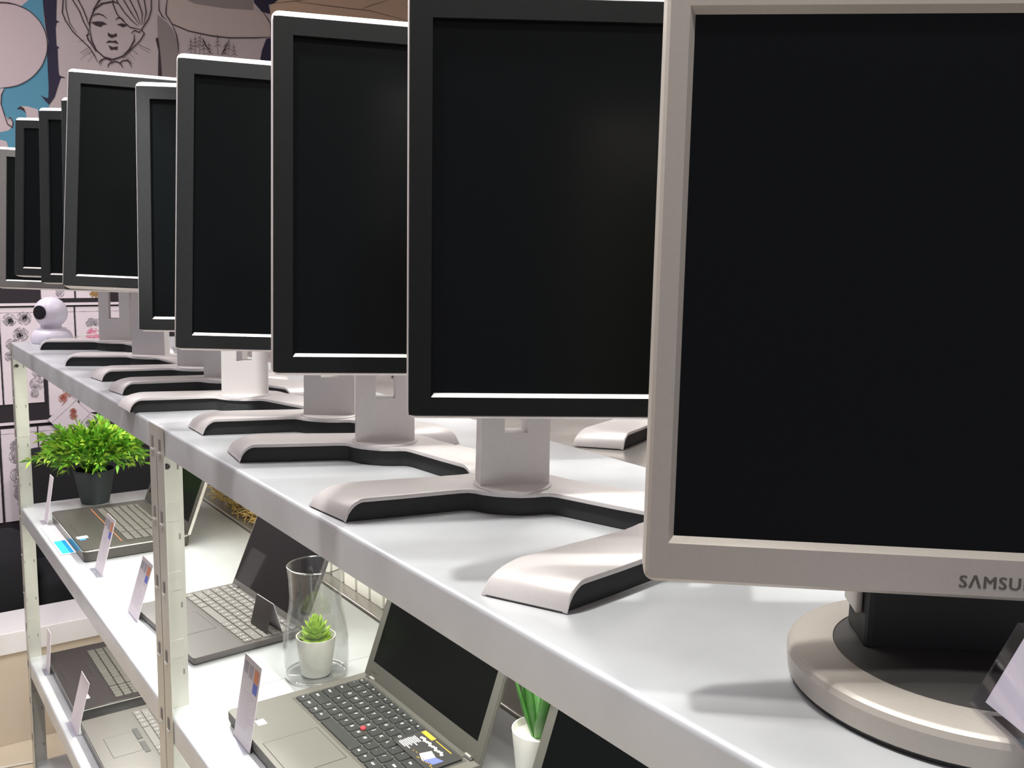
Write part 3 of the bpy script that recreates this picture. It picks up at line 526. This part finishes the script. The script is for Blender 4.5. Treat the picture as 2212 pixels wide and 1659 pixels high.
# ------------------------------------------------------------------ laptops
def laptop(name, loc, rotz, W, D, label, shell, palm, lean=19, lidH=None, t=.020, keymat='key', screen='screen', legends=False, lidT=.007, bez=.018, keys=True, kb=None, pad=None, trim=None, radius=.006, numpad=False, keyobj=False):
    """local x = user's right, y = away from the user (hinge side), origin = base centre on the shelf"""
    r_ = root(name, loc, label, 'laptop', rot=(0, 0, rotz))
    lidH = lidH or D-.004
    q = MB(); pts = rrect(W, D, radius, 0)
    pl = [(x, z) for x, _, z in pts]
    q.loft([[(x*.985, y*.985, .0015) for x, y in pl], [(x, y, t*.35) for x, y in pl], [(x, y, t-.001) for x, y in pl]]); q.build('base', M[shell], r_, smooth=35)
    q = MB(); q.loft([[(x*.999, y*.999, t-.0012) for x, y in pl], [(x*.996, y*.996, t) for x, y in pl]]); q.build('deck', M[palm], r_, smooth=25)
    if trim:
        q = MB(); q.loft([[(x*1.002, y*1.003, t-.005) for x, y in pl], [(x*1.003, y*1.004, t-.002) for x, y in pl]], cap=False); q.build('edge_trim', M[trim], r_, fix=False)
    kx0, kx1, ky0, ky1 = kb or (-W/2+.025, W/2-.025, -.01, D/2-.025)
    q = MB(); q.box((kx0-.003, ky0-.003, t-.001), (kx1+.003, ky1+.003, t+.0004)); kbo = q.build('keyboard', M['black'] if keymat == 'key' else M[shell], r_)
    rows = [(1.0, [1]*16, ), ]
    U = (kx1-kx0)/(19.5 if numpad else 15.0)
    rh = (ky1-ky0)/5.6
    L5 = [['Esc']+['F%d' % i for i in range(1, 13)]+['Hm', 'En'], list('`1234567890-=')+['<-'], ['Tab']+list('QWERTYUIOP[]')+['\\'], ['Caps']+list("ASDFGHJKL;'")+['Ent'], ['Shift']+list('ZXCVBNM,./')+['Shift'], ['Fn', 'Ctrl', 'Win', 'Alt', ' ', 'Alt', 'Pr', 'Ctrl', '<', 'v', '>']]
    W5 = [[1]*15, [1]*13+[2], [1.5]+[1]*12+[1.5], [1.75]+[1]*11+[2.25], [2.25]+[1]*10+[2.75], [1, 1.25, 1, 1.25, 5, 1, 1, 1.25, .75, .75, .75]]
    y = ky1
    q = MB(); lm = MB()
    for ri, (labs, ws) in enumerate(zip(L5, W5)):
        h_ = rh*(.6 if ri == 0 else 1.0); x = kx0; tot = sum(ws); sc = 15.0/tot
        if numpad: ws = ws+[.25]+[1, 1, 1, 1]; labs = labs+[None]+list('789/')
        for la, wu in zip(labs, ws):
            w_ = U*wu*(sc if not numpad else 1.0)
            if la is not None:
                g = .0011
                a_ = [(x+g, y-h_+g), (x+w_-g, y-h_+g), (x+w_-g, y-g), (x+g, y-g)]; cx = sum(p[0] for p in a_)/4; cy = sum(p[1] for p in a_)/4
                def ring(s_, z_, c_=.0018):
                    o_ = []
                    hw, hh = (w_/2-g)*s_, (h_/2-g)*s_
                    for sx_, sy_ in ((-1, -1), (1, -1), (1, 1), (-1, 1)):
                        p = [(cx+sx_*(hw-c_), cy+sy_*hh), (cx+sx_*hw, cy+sy_*(hh-c_))]
                        if sx_*sy_ > 0: p.reverse()
                        o_ += [(px, py, z_) for px, py in p]
                    return o_
                kq = MB() if keyobj else q
                kq.loft([ring(1, t+.0003), ring(1, t+.0018), ring(.93, t+.0026)])
                if keyobj:
                    ko = kq.build('key', M[keymat], kbo)
                    if la.strip() and la != ' ':
                        sz = .0072 if len(la) == 1 else .0048
                        text('key_legend', la, sz if ri else .0040, M['white'], ko, (cx-(w_/2-g)*.6, cy-.001 if ri else cy-.002, t+.00265), (0, 0, 0), extrude=.00004, bold=.0002 if ri else .0001)
                elif legends and la.strip():
                    lm.box((cx-.0018, cy-.0008, t+.0025), (cx+.0008, cy+.0012, t+.00275))
            x += w_
        y -= h_
    if not keyobj:
        q.build('keycaps', M[keymat], kbo)
        if legends: lm.build('key_legends', M['white'], kbo)
    if pad:
        x0, x1, y0, y1 = pad
        q = MB(); q.box((x0, y0, t-.0004), (x1, y1, t+.0003)); q.build('touchpad', M[palm], r_, bevel=.0002, seg=1)
        q = MB(); e = .0008
        for a_, b_ in (((x0-e, y0-e), (x1+e, y0)), ((x0-e, y1), (x1+e, y1+e)), ((x0-e, y0), (x0, y1)), ((x1, y0), (x1+e, y1))): q.box((*a_, t-.0002), (*b_, t+.0002))
        q.build('touchpad_groove', M['black'], r_)
    # lid
    if lean is not None:
        lm_ = Matrix.Translation((0, D/2-.008, t-.004)) @ Matrix.Rotation(R(-lean), 4, 'X')
        pl2 = [(x, z+lidH/2) for x, _, z in rrect(W, lidH, radius, 0)]
        q = MB(); q.loft([[(x*.99, .0, (z-lidH/2)*.985+lidH/2) for x, z in pl2], [(x, .0012, z) for x, z in pl2], [(x, lidT-.002, z) for x, z in pl2], [(x*.98, lidT, (z-lidH/2)*.97+lidH/2) for x, z in pl2]])
        q.build('lid', M[shell], r_, mtx=lm_, smooth=35)
        q = MB(); frame(q, W-.004, lidH-.004, W-2*bez, lidH-2*bez-.012, -.0009, .0002, cz0=lidH/2, cz1=lidH/2+.006); q.build('screen_bezel', M[shell], r_, mtx=lm_)
        q = MB(); q.box((-W/2+bez, -.0004, bez+.012), (W/2-bez, .0002, lidH-bez)); q.build('screen', M[screen], r_, mtx=lm_)
        for sx_ in (-1, 1):
            q = MB(); q.tube([(sx_*(W/2-.035), D/2-.008, t-.003), (sx_*(W/2-.015), D/2-.008, t-.003)], .006, 12); q.build('hinge', M['darkgrey'], r_, smooth=50)
    return r_, t
rot90 = -math.pi/2
# 1. charcoal laptop on the near middle shelf
M['tp_key'] = mat('charcoal_keycap', (.040, .042, .041), .38)
tpk, t = laptop('laptop', (.575, 1.172, Z2), rot90, .350, .244, 'charcoal business laptop with red pointer nub, open on the near middle shelf', 'tp', 'tp_palm', lean=19.3, lidH=.232, keymat='tp_key',
    kb=(-.153, .153, -.020, .103), pad=(-.048, .052, -.113, -.030), keyobj=True, bez=.018, t=.020)
q = MB(); q.lathe([(.0042, 0), (.0045, .002), (.0035, .0035), (.0, .004)], 16); o = q.build('pointer_nub', M['red'], tpk, smooth=60, loc=(-.002, .024, t+.0022))
q = MB(); q.box((-.145, .105, t), (.145, .113, t+.0016)); q.build('speaker_bar', M['tp'], tpk, bevel=.0006)
for x in (-.152, .140): q = MB(); q.box((x, .112, t-.001), (x+.014, .119, t+.003)); q.build('hinge_clip', M['chrome'], tpk, bevel=.001)
lm_ = Matrix.Translation((0, .122-.008, t-.004)) @ Matrix.Rotation(R(-19.3), 4, 'X')
o = text('lid_logo', 'lenovo', .0085, M['shell_silver'], tpk, None, None, extrude=.0001, bold=.0002); o.matrix_local = lm_ @ Matrix.Translation((-.155, -.0012, .013)) @ Matrix.Rotation(R(90), 4, 'X')
o = text('model_mark', 'T440', .006, M['shell_silver'], tpk, (-.125, -.098, t+.0003), (0, 0, 0), extrude=.0001)
q = MB(); q.box((-.118, -.100, t), (-.100, -.086, t+.0004)); q.build('palm_sticker', M['paper'], tpk)
# promotional card lying on the keys
pc = root('promotional_card', (.575+.071, 1.172-.103, Z2+t+.0031), 'black and gold promotional card lying on the charcoal laptop keys', 'card', rot=(0, 0, rot90))
q = MB(); q.box((-.050, -.027, 0), (.050, .030, .0006)); q.build('card_face', M['darkgrey'], pc)
q = MB()
for i in range(9): q.box((-.044+random.uniform(0, .002), .004-i*.0032, .0006), (-.018+random.uniform(-.008, .002), .0058-i*.0032, .0008))
q.build('printed_text', M['paper_w'], pc)
q = MB(); q.box((-.046, .019, .0006), (-.016, .027, .0008)); q.build('yellow_strip', M['gold'], pc)
q = MB(); q.box((-.012, .023, .0006), (.03, .0245, .0008))
for i in range(14): x = random.uniform(-.01, .046); y = random.uniform(-.025, -.014); q.box((x, y, .0006), (x+.003, y+.001, .0008))
q.build('gold_print', M['gold'], pc)
q = MB()
for i in range(12): q.lathe([(.0028, .0006), (.0028, .0009)], 8, (-.032+i*.0052, .0115+.0015*math.sin(i*2.1), 0))
q.build('brush_lettering', M['paper_w'], pc)
q = MB(); q.poly([(.004, -.014, .0008), (.022, -.020, .0008), (.026, .000, .0008), (.008, .004, .0008)]); q.build('white_panel', M['paper_w'], pc, fix=False)
q = MB(); q.poly([(.0225, -.019, .0008), (.040, -.013, .0008), (.041, .004, .0008), (.0265, .000, .0008)]); q.build('blue_panel', M['ink_b'], pc, fix=False)
# 2. the next laptop to the right
laptop('laptop', (.575, .722, Z2), rot90, .350, .244, 'dark laptop at the bottom right under the shelf edge, only its black screen showing', 'tp', 'tp_palm', lean=19.3, lidH=.232, keymat='key', kb=(-.153, .153, -.020, .103), pad=(-.048, .052, -.113, -.030))
# 3. detachable tablet laptop
tab, tt = laptop('laptop', (.567, 1.735, Z2), R(-90+4), .315, .215, 'taupe keyboard laptop with glossy black screen left of the glass vase', 'shell_grey', 'shell_grey', lean=23, lidH=.205, t=.014, keymat='key_grey', screen='screen_gloss', legends=True, bez=.004, lidT=.009,
    kb=(-.148, .150, -.010, .095), pad=(-.05, .05, -.100, -.022))
tc = root('tent_card', (.612, 1.628, Z2+tt+.003), 'small dark tent card standing on the taupe laptop keyboard', 'card', rot=(0, 0, R(-85)))
sgn_panel(-.0, 0, .014, .055, .0008, -.034, .034).build('dark_face', M['shell_black'], tc); sgn_panel(.014, .055, .030, 0, .0008, -.034, .034).build('white_face', M['paper'], tc)
# 4. brown metal laptop on the far middle shelf
l4, t4 = laptop('laptop', (.552, 2.44, Z2), R(-90), .385, .245, 'bronze laptop with bright metal edge in front of the leafy plant', 'shell_brown', 'shell_brown', lean=20, t=.030, lidH=.24, keymat='key_dark', screen='screen', trim='chrome',
    kb=(-.150, .170, -.020, .085), pad=(-.045, .055, -.105, -.035), numpad=True, radius=.012)
q = MB(); q.box((.1922, .0005, .004), (.1945, .0075, .236)); q.build('lid_edge_trim', M['chrome'], l4, mtx=Matrix.Translation((0, .245/2-.008, t4-.004)) @ Matrix.Rotation(R(-20), 4, 'X'))
q = MB(); q.box((-.162, -.0315, t4), (.165, -.0295, t4+.0006)); q.build('orange_line', M['orange'], l4)
q = MB(); q.box((.075, -.115, t4), (.095, -.090, t4+.0005)); q.build('blue_sticker', M['paper_w'], l4); q = MB(); q.box((.098, -.112, t4), (.108, -.098, t4+.0005)); q.build('sticker', M['blue'], l4)
# 5. glossy black laptop on the bottom shelf
l5, t5 = laptop('laptop', (.555, 2.585, Z3), R(-90), .40, .265, 'glossy black laptop with blue stickers on the lower shelf', 'shell_black', 'shell_black', lean=20, t=.032, lidH=.25, keymat='key_dark', trim='chrome', kb=(-.155, .185, -.035, .085), pad=(-.07, .03, -.12, -.055), numpad=True, radius=.014)
q = MB(); q.box((.12, -.118, t5), (.15, -.100, t5+.0005)); q.build('sticker', M['blue'], l5); q = MB(); q.box((.122, -.098, t5), (.146, -.088, t5+.0005)); q.build('sticker', M['paper_w'], l5)
# 6. silver laptop on the bottom shelf
l6, t6 = laptop('laptop', (.548, 2.15, Z3), R(-90), .36, .255, 'silver grey laptop on the lower shelf beside the steel posts', 'shell_silver', 'shell_silver', lean=20, t=.030, lidH=.24, keymat='key_grey', trim='chrome', legends=True, kb=(-.155, .155, -.012, .095), pad=(-.06, .04, -.10, -.035))
q = MB()
for x in (-.07, .0): q.box((x, -.034, t6), (x+.055, -.022, t6+.001))
q.build('pad_button', M['darkgrey'], l6)
# paper insert under the bronze laptop
q = MB(); q.box((.398, 2.335, Z2+.0004), (.50, 2.60, Z2+.0012)); tag(q.build('paper_insert', M['paper_w']), 'white paper strip lying under the bronze laptop', 'paper')
q = MB(); q.box((.402, 2.34, Z2+.0013), (.4275, 2.45, Z2+.0020)); tag(q.build('cyan_card', M['cyan_card']), 'bright cyan card on the shelf edge beside the bronze laptop', 'card')

# ------------------------------------------------------------------ price cards
def price_card(loc, w_, h_, lean, label, prints=True, face=None):
    """card facing the aisle (-X); local x runs along -Y"""
    r_ = root('price_card', loc, label, 'price card', 'price cards on the shelves', rot=(0, 0, -math.pi/2+(face or 0)))
    dy, dz = math.sin(R(lean)), math.cos(R(lean))
    P = lambda u, v, o=0: (u, v*dy-o*dz, v*dz+o*dy)
    def slabq(u0, u1, v0, v1, o0, o1):
        q = MB(); q.loft([[P(u0, v0, o0), P(u1, v0, o0), P(u1, v0, o1), P(u0, v0, o1)], [P(u0, v1, o0), P(u1, v1, o0), P(u1, v1, o1), P(u0, v1, o1)]]); return q
    slabq(-w_/2, w_/2, .0004, h_, -.0005, .0005).build('card', M['paper'], r_)
    if prints:
        slabq(-w_*.42, -w_*.2, h_*.80, h_*.93, .0006, .0008).build('grey_print', M['ink_g'], r_)
        for k in range(4): slabq(-w_*.12+k*w_*.06, -w_*.09+k*w_*.06, h_*.78, h_*.93, .0006, .0008).build('bar_print', M['ink_g'], r_)
        slabq(w_*.17, w_*.42, h_*.78, h_*.93, .0006, .0008).build('orange_print', M['ink_r'], r_)
        slabq(w_*.17, w_*.42, h_*.65, h_*.77, .0006, .0008).build('blue_print', M['ink_b'], r_)
        q = MB()
        for k in range(12):
            v = h_*(.60-k*.038); q2 = slabq(-w_*.4, w_*random.uniform(.0, .4), v, v+.0012, .0006, .0008)
            n = len(q.v); q.v += q2.v; q.f += [tuple(i+n for i in f) for f in q2.f]; q.mi += q2.mi
        q.build('text_lines', mat('faint_text', (.60, .54, .60), .6), r_)
    # clear foot
    q = MB(); q.box((-w_/2, -.012, 0), (w_/2, .004, .0012)); q.build('acrylic_foot', M['acrylic'], r_)
    return r_
price_card((.448, 1.271, Z2), .066, .128, 9.5, 'price card with orange and blue print before the charcoal laptop')
price_card((.444, 2.165, Z2), .072, .128, 14.5, 'price card with orange and blue print in front of the bronze laptop')
price_card((.441, 1.861, Z2), .072, .115, 17, 'lavender price card touching the steel post, before the taupe laptop')
price_card((.418, 2.645, Z2), .045, .125, 9, 'blank pale price card at the left corner of the bronze laptop', prints=False)
price_card((.418, 2.735, Z3), .050, .118, 4, 'blank beige price card at the left corner of the glossy black laptop', prints=False)
price_card((.412, 2.36, Z3), .085, .130, 14, 'blank pinkish price card between the two lower laptops', prints=False)

# ------------------------------------------------------------------ succulent in pot, glass vase
vz = root('glass_vase', (.637, 1.425, Z2), 'clear waisted glass vase standing around the small succulent pot', 'vase')
prof = [(.048, .0005), (.0545, .006), (.0560, .03), (.0555, .07), (.050, .10), (.0450, .125), (.0440, .145), (.0455, .175), (.0485, .197)]
inn = [(r-.0018, max(z, .0025)) for r, z in reversed(prof)]
q = MB(); q.lathe(prof+inn, 64); q.build('vase_body', M['glass'], vz, smooth=50)
for zz, rr, tr in ((.197, .0475, .0012), (.004, .0515, .0016)):
    q = MB(); q.tube([(rr*math.cos(t_), rr*math.sin(t_), zz) for t_ in [2*math.pi*i/48 for i in range(49)]], tr, 8); q.build('rim' if zz > .1 else 'foot_ring', M['glass_rim'], vz, smooth=True)  # pale tubes added as highlights along the glass edges
pt = root('succulent', (.637, 1.425, Z2+.003), 'lime green succulent in a small white pot inside the glass vase', 'potted plant')
q = MB(); q.lathe([(.0245, 0), (.026, .002), (.0335, .060), (.0340, .068), (.0320, .068), (.0315, .060), (.028, .055)], 40); q.build('pot', M['ceramic'], pt, smooth=40)
q = MB(); q.lathe([(.031, .054), (.031, .058), (.0, .060)], 24); q.build('soil', M['soil'], pt)
def fleshy(q, az, el, L, w_, base, seg=6):
    """pointed fleshy leaf from base, direction az/elevation el"""
    d = Vector((math.cos(az)*math.cos(el), math.sin(az)*math.cos(el), math.sin(el))); sd = Vector((-math.sin(az), math.cos(az), 0)); n = sd.cross(d)
    rings = []
    for i in range(seg+1):
        t = i/seg; ww = w_*(math.sin(math.pi*min(1, .18+t*.82))**.8)*(1 if t < .6 else 1.0)+.0004; th = ww*.32
        c_ = Vector(base)+d*L*t+Vector((0, 0, 1))*L*.22*t*t
        rings.append([c_+sd*ww*math.cos(a)+n*th*math.sin(a) for a in [2*math.pi*k/8 for k in range(8)]])
    q.loft(rings)
for layer, (n, el, L, w_, z) in enumerate([(9, 5, .030, .0095, .062), (8, 25, .030, .010, .066), (7, 45, .028, .0095, .072), (5, 62, .026, .008, .078), (3, 78, .022, .006, .084)]):
    for k in range(n):
        q = MB(); fleshy(q, 2*math.pi*(k+.5*(layer % 2))/n+layer*.3, R(el), L, w_, (0, 0, z-.004)); q.build('leaf', M['succ'], pt, smooth=True)
# ------------------------------------------------------------------ leafy plant
pl = root('leafy_plant', (.572, 2.79, Z2), 'bushy bright green plant in a dark pot at the far end of the middle shelf', 'potted plant')
q = MB(); q.lathe([(.036, 0), (.038, .003), (.054, .090), (.056, .092), (.056, .098), (.052, .098), (.050, .085)], 36); q.build('pot', M['pot_dark'], pl, smooth=40)
q = MB(); q.lathe([(.0505, .082), (.0505, .086), (0, .090)], 24); q.build('soil', M['soil'], pl)
q = MB(); fq = MB(); fy = MB()
random.seed(11)
for i in range(300):
    az = random.uniform(0, 2*math.pi); el = math.asin(random.uniform(-.10, 1)); L = random.uniform(.085, .128)*(1+.12*math.cos(el))
    d = Vector((math.cos(az)*math.cos(el), math.sin(az)*math.cos(el), math.sin(el)))
    p0 = Vector((random.uniform(-.025, .025), random.uniform(-.025, .025), .095))
    pts = []
    for k in range(7): t = k/6; pts.append(p0+d*L*t+Vector((0, 0, 1))*(.05*math.sin(t*math.pi*.7)*math.cos(el)-.012*t*t*math.cos(el)))
    q.tube(pts, .0008, 4)
    for k in range(2, 7):
        for sgn in (-1, 1, 0):
            if random.random() < .08: continue
            dd = (pts[k]-pts[k-1]).normalized(); sd = dd.cross(Vector((0, 0, 1)))
            if sd.length < .05: sd = Vector((1, 0, 0))
            sd.normalize(); a_ = random.uniform(-1.2, 1.2); sd = (sd*math.cos(a_)+dd.cross(sd)*math.sin(a_))
            ld = (dd*.8+sd*sgn*.75+Vector((0, 0, .25))).normalized(); ll = random.uniform(.020, .032); wv = ld.cross(Vector((random.random(), random.random(), random.random()))).normalized()*ll*.16
            p = pts[k]; mid = p+ld*ll*.5+Vector((0, 0, .002)); tip = p+ld*ll-Vector((0, 0, .002)); m1 = p+ld*ll*.2
            (fy if random.random() < .12+.25*(k > 4) else fq).poly([p, m1-wv*.6, mid-wv, tip, mid+wv, m1+wv*.6])
q.build('stems', M['leaf'], pl)
fo = fq.build('foliage', M['leaf'], pl, fix=False); fo['kind'] = 'stuff'
fo = fy.build('foliage', M['leaf_y'], pl, fix=False); fo['kind'] = 'stuff'; fo['label'] = 'yellow green tips'
# ------------------------------------------------------------------ aloe plant
al = root('aloe_plant', (.752, .945, Z2), 'aloe in a white pot between the charcoal laptop and the dark one', 'potted plant')
q = MB(); q.lathe([(.026, 0), (.028, .003), (.0370, .080), (.0350, .080), (.034, .070)], 36); q.build('pot', M['ceramic'], al, smooth=40)
q = MB(); q.lathe([(.0345, .064), (.0345, .068), (0, .070)], 24); q.build('soil', M['soil'], al)
for k in range(11):
    az = k*2.4; el = R(random.uniform(48, 82)); q = MB(); fleshy(q, az, el, random.uniform(.08, .105), .0095, (.006*math.cos(az), .006*math.sin(az), .066), 8); q.build('leaf', M['leaf_dark'], al, smooth=True)
# ------------------------------------------------------------------ goods on the back row, middle level
random.seed(3)
for i in range(7):
    y = 1.50+i*.062
    ct = root('carton', (.873, y, Z2), '%s white carton of the row behind the middle shelf' % ['nearest', 'second', 'third', 'fourth', 'fifth', 'sixth', 'farthest'][i], 'box', 'white cartons behind the middle shelf')
    q = MB(); q.box((0, 0, 0), (.06, .052, .10)); q.build('carton_body', M['carton'], ct, bevel=.001)
    q = MB(); q.box((.004, .0525, 0), (.058, .0595, .08)); q.build('brown_divider', M['brown'], ct)
q = MB()
for i in range(2200):
    p = Vector((random.uniform(.86, .915), random.uniform(2.00, 2.65), Z2+random.uniform(0, .13))); d = Vector((random.uniform(-.5, .5), random.uniform(-1, 1), random.uniform(-.15, .4))).normalized()*random.uniform(.02, .05)
    p.z = max(p.z, Z2+.004)
    e_ = p+d; e_.z = max(e_.z, Z2+.003); e_.x = min(max(e_.x, .85), .943); e_.y = max(e_.y, 1.94)
    q.tube([p, (p+e_)/2+Vector((0, 0, .004)), e_], .0014, 4)
tag(q.build('straw_garland', M['straw']), 'golden straw decoration lying behind the middle shelf', 'decoration', kind='stuff')
q = MB(); q.box((.95, 1.45, Z2), (.96, 2.85, Z2+.36)); tag(q.build('backing_panel', M['carton']), 'cream panel standing behind the cartons and straw', 'panel')
# ------------------------------------------------------------------ cables on the floor
q = MB(); q.tube([(-.1, 3.52-.55, FLOOR+.004), (.22, 2.98, FLOOR+.004), (.40, 2.93, FLOOR+.004), (.7, 2.90, FLOOR+.004)], .004, 8); tag(q.build('floor_cable', M['cable']), 'thin dark cable crossing the beige floor', 'cable')
q = MB(); q.tube([(-.05, 3.02, FLOOR+.003), (.25, 3.06, FLOOR+.0035), (.40, 3.03, FLOOR+.0035), (.52, 2.99, FLOOR+.0035), (.7, 2.97, FLOOR+.0035)], .003, 8); tag(q.build('floor_cable', M['cable_w']), 'thin white cable curving across the floor below the corner post', 'cable')
# ------------------------------------------------------------------ lift everything so the floor is at zero height
for o in list(COL.objects):
    if o.parent is None: o.location.z += SH+(.0006 if o.get('category') and o['category'] not in ('shelving', 'mural', 'drawing', 'rail', 'display board') else 0)
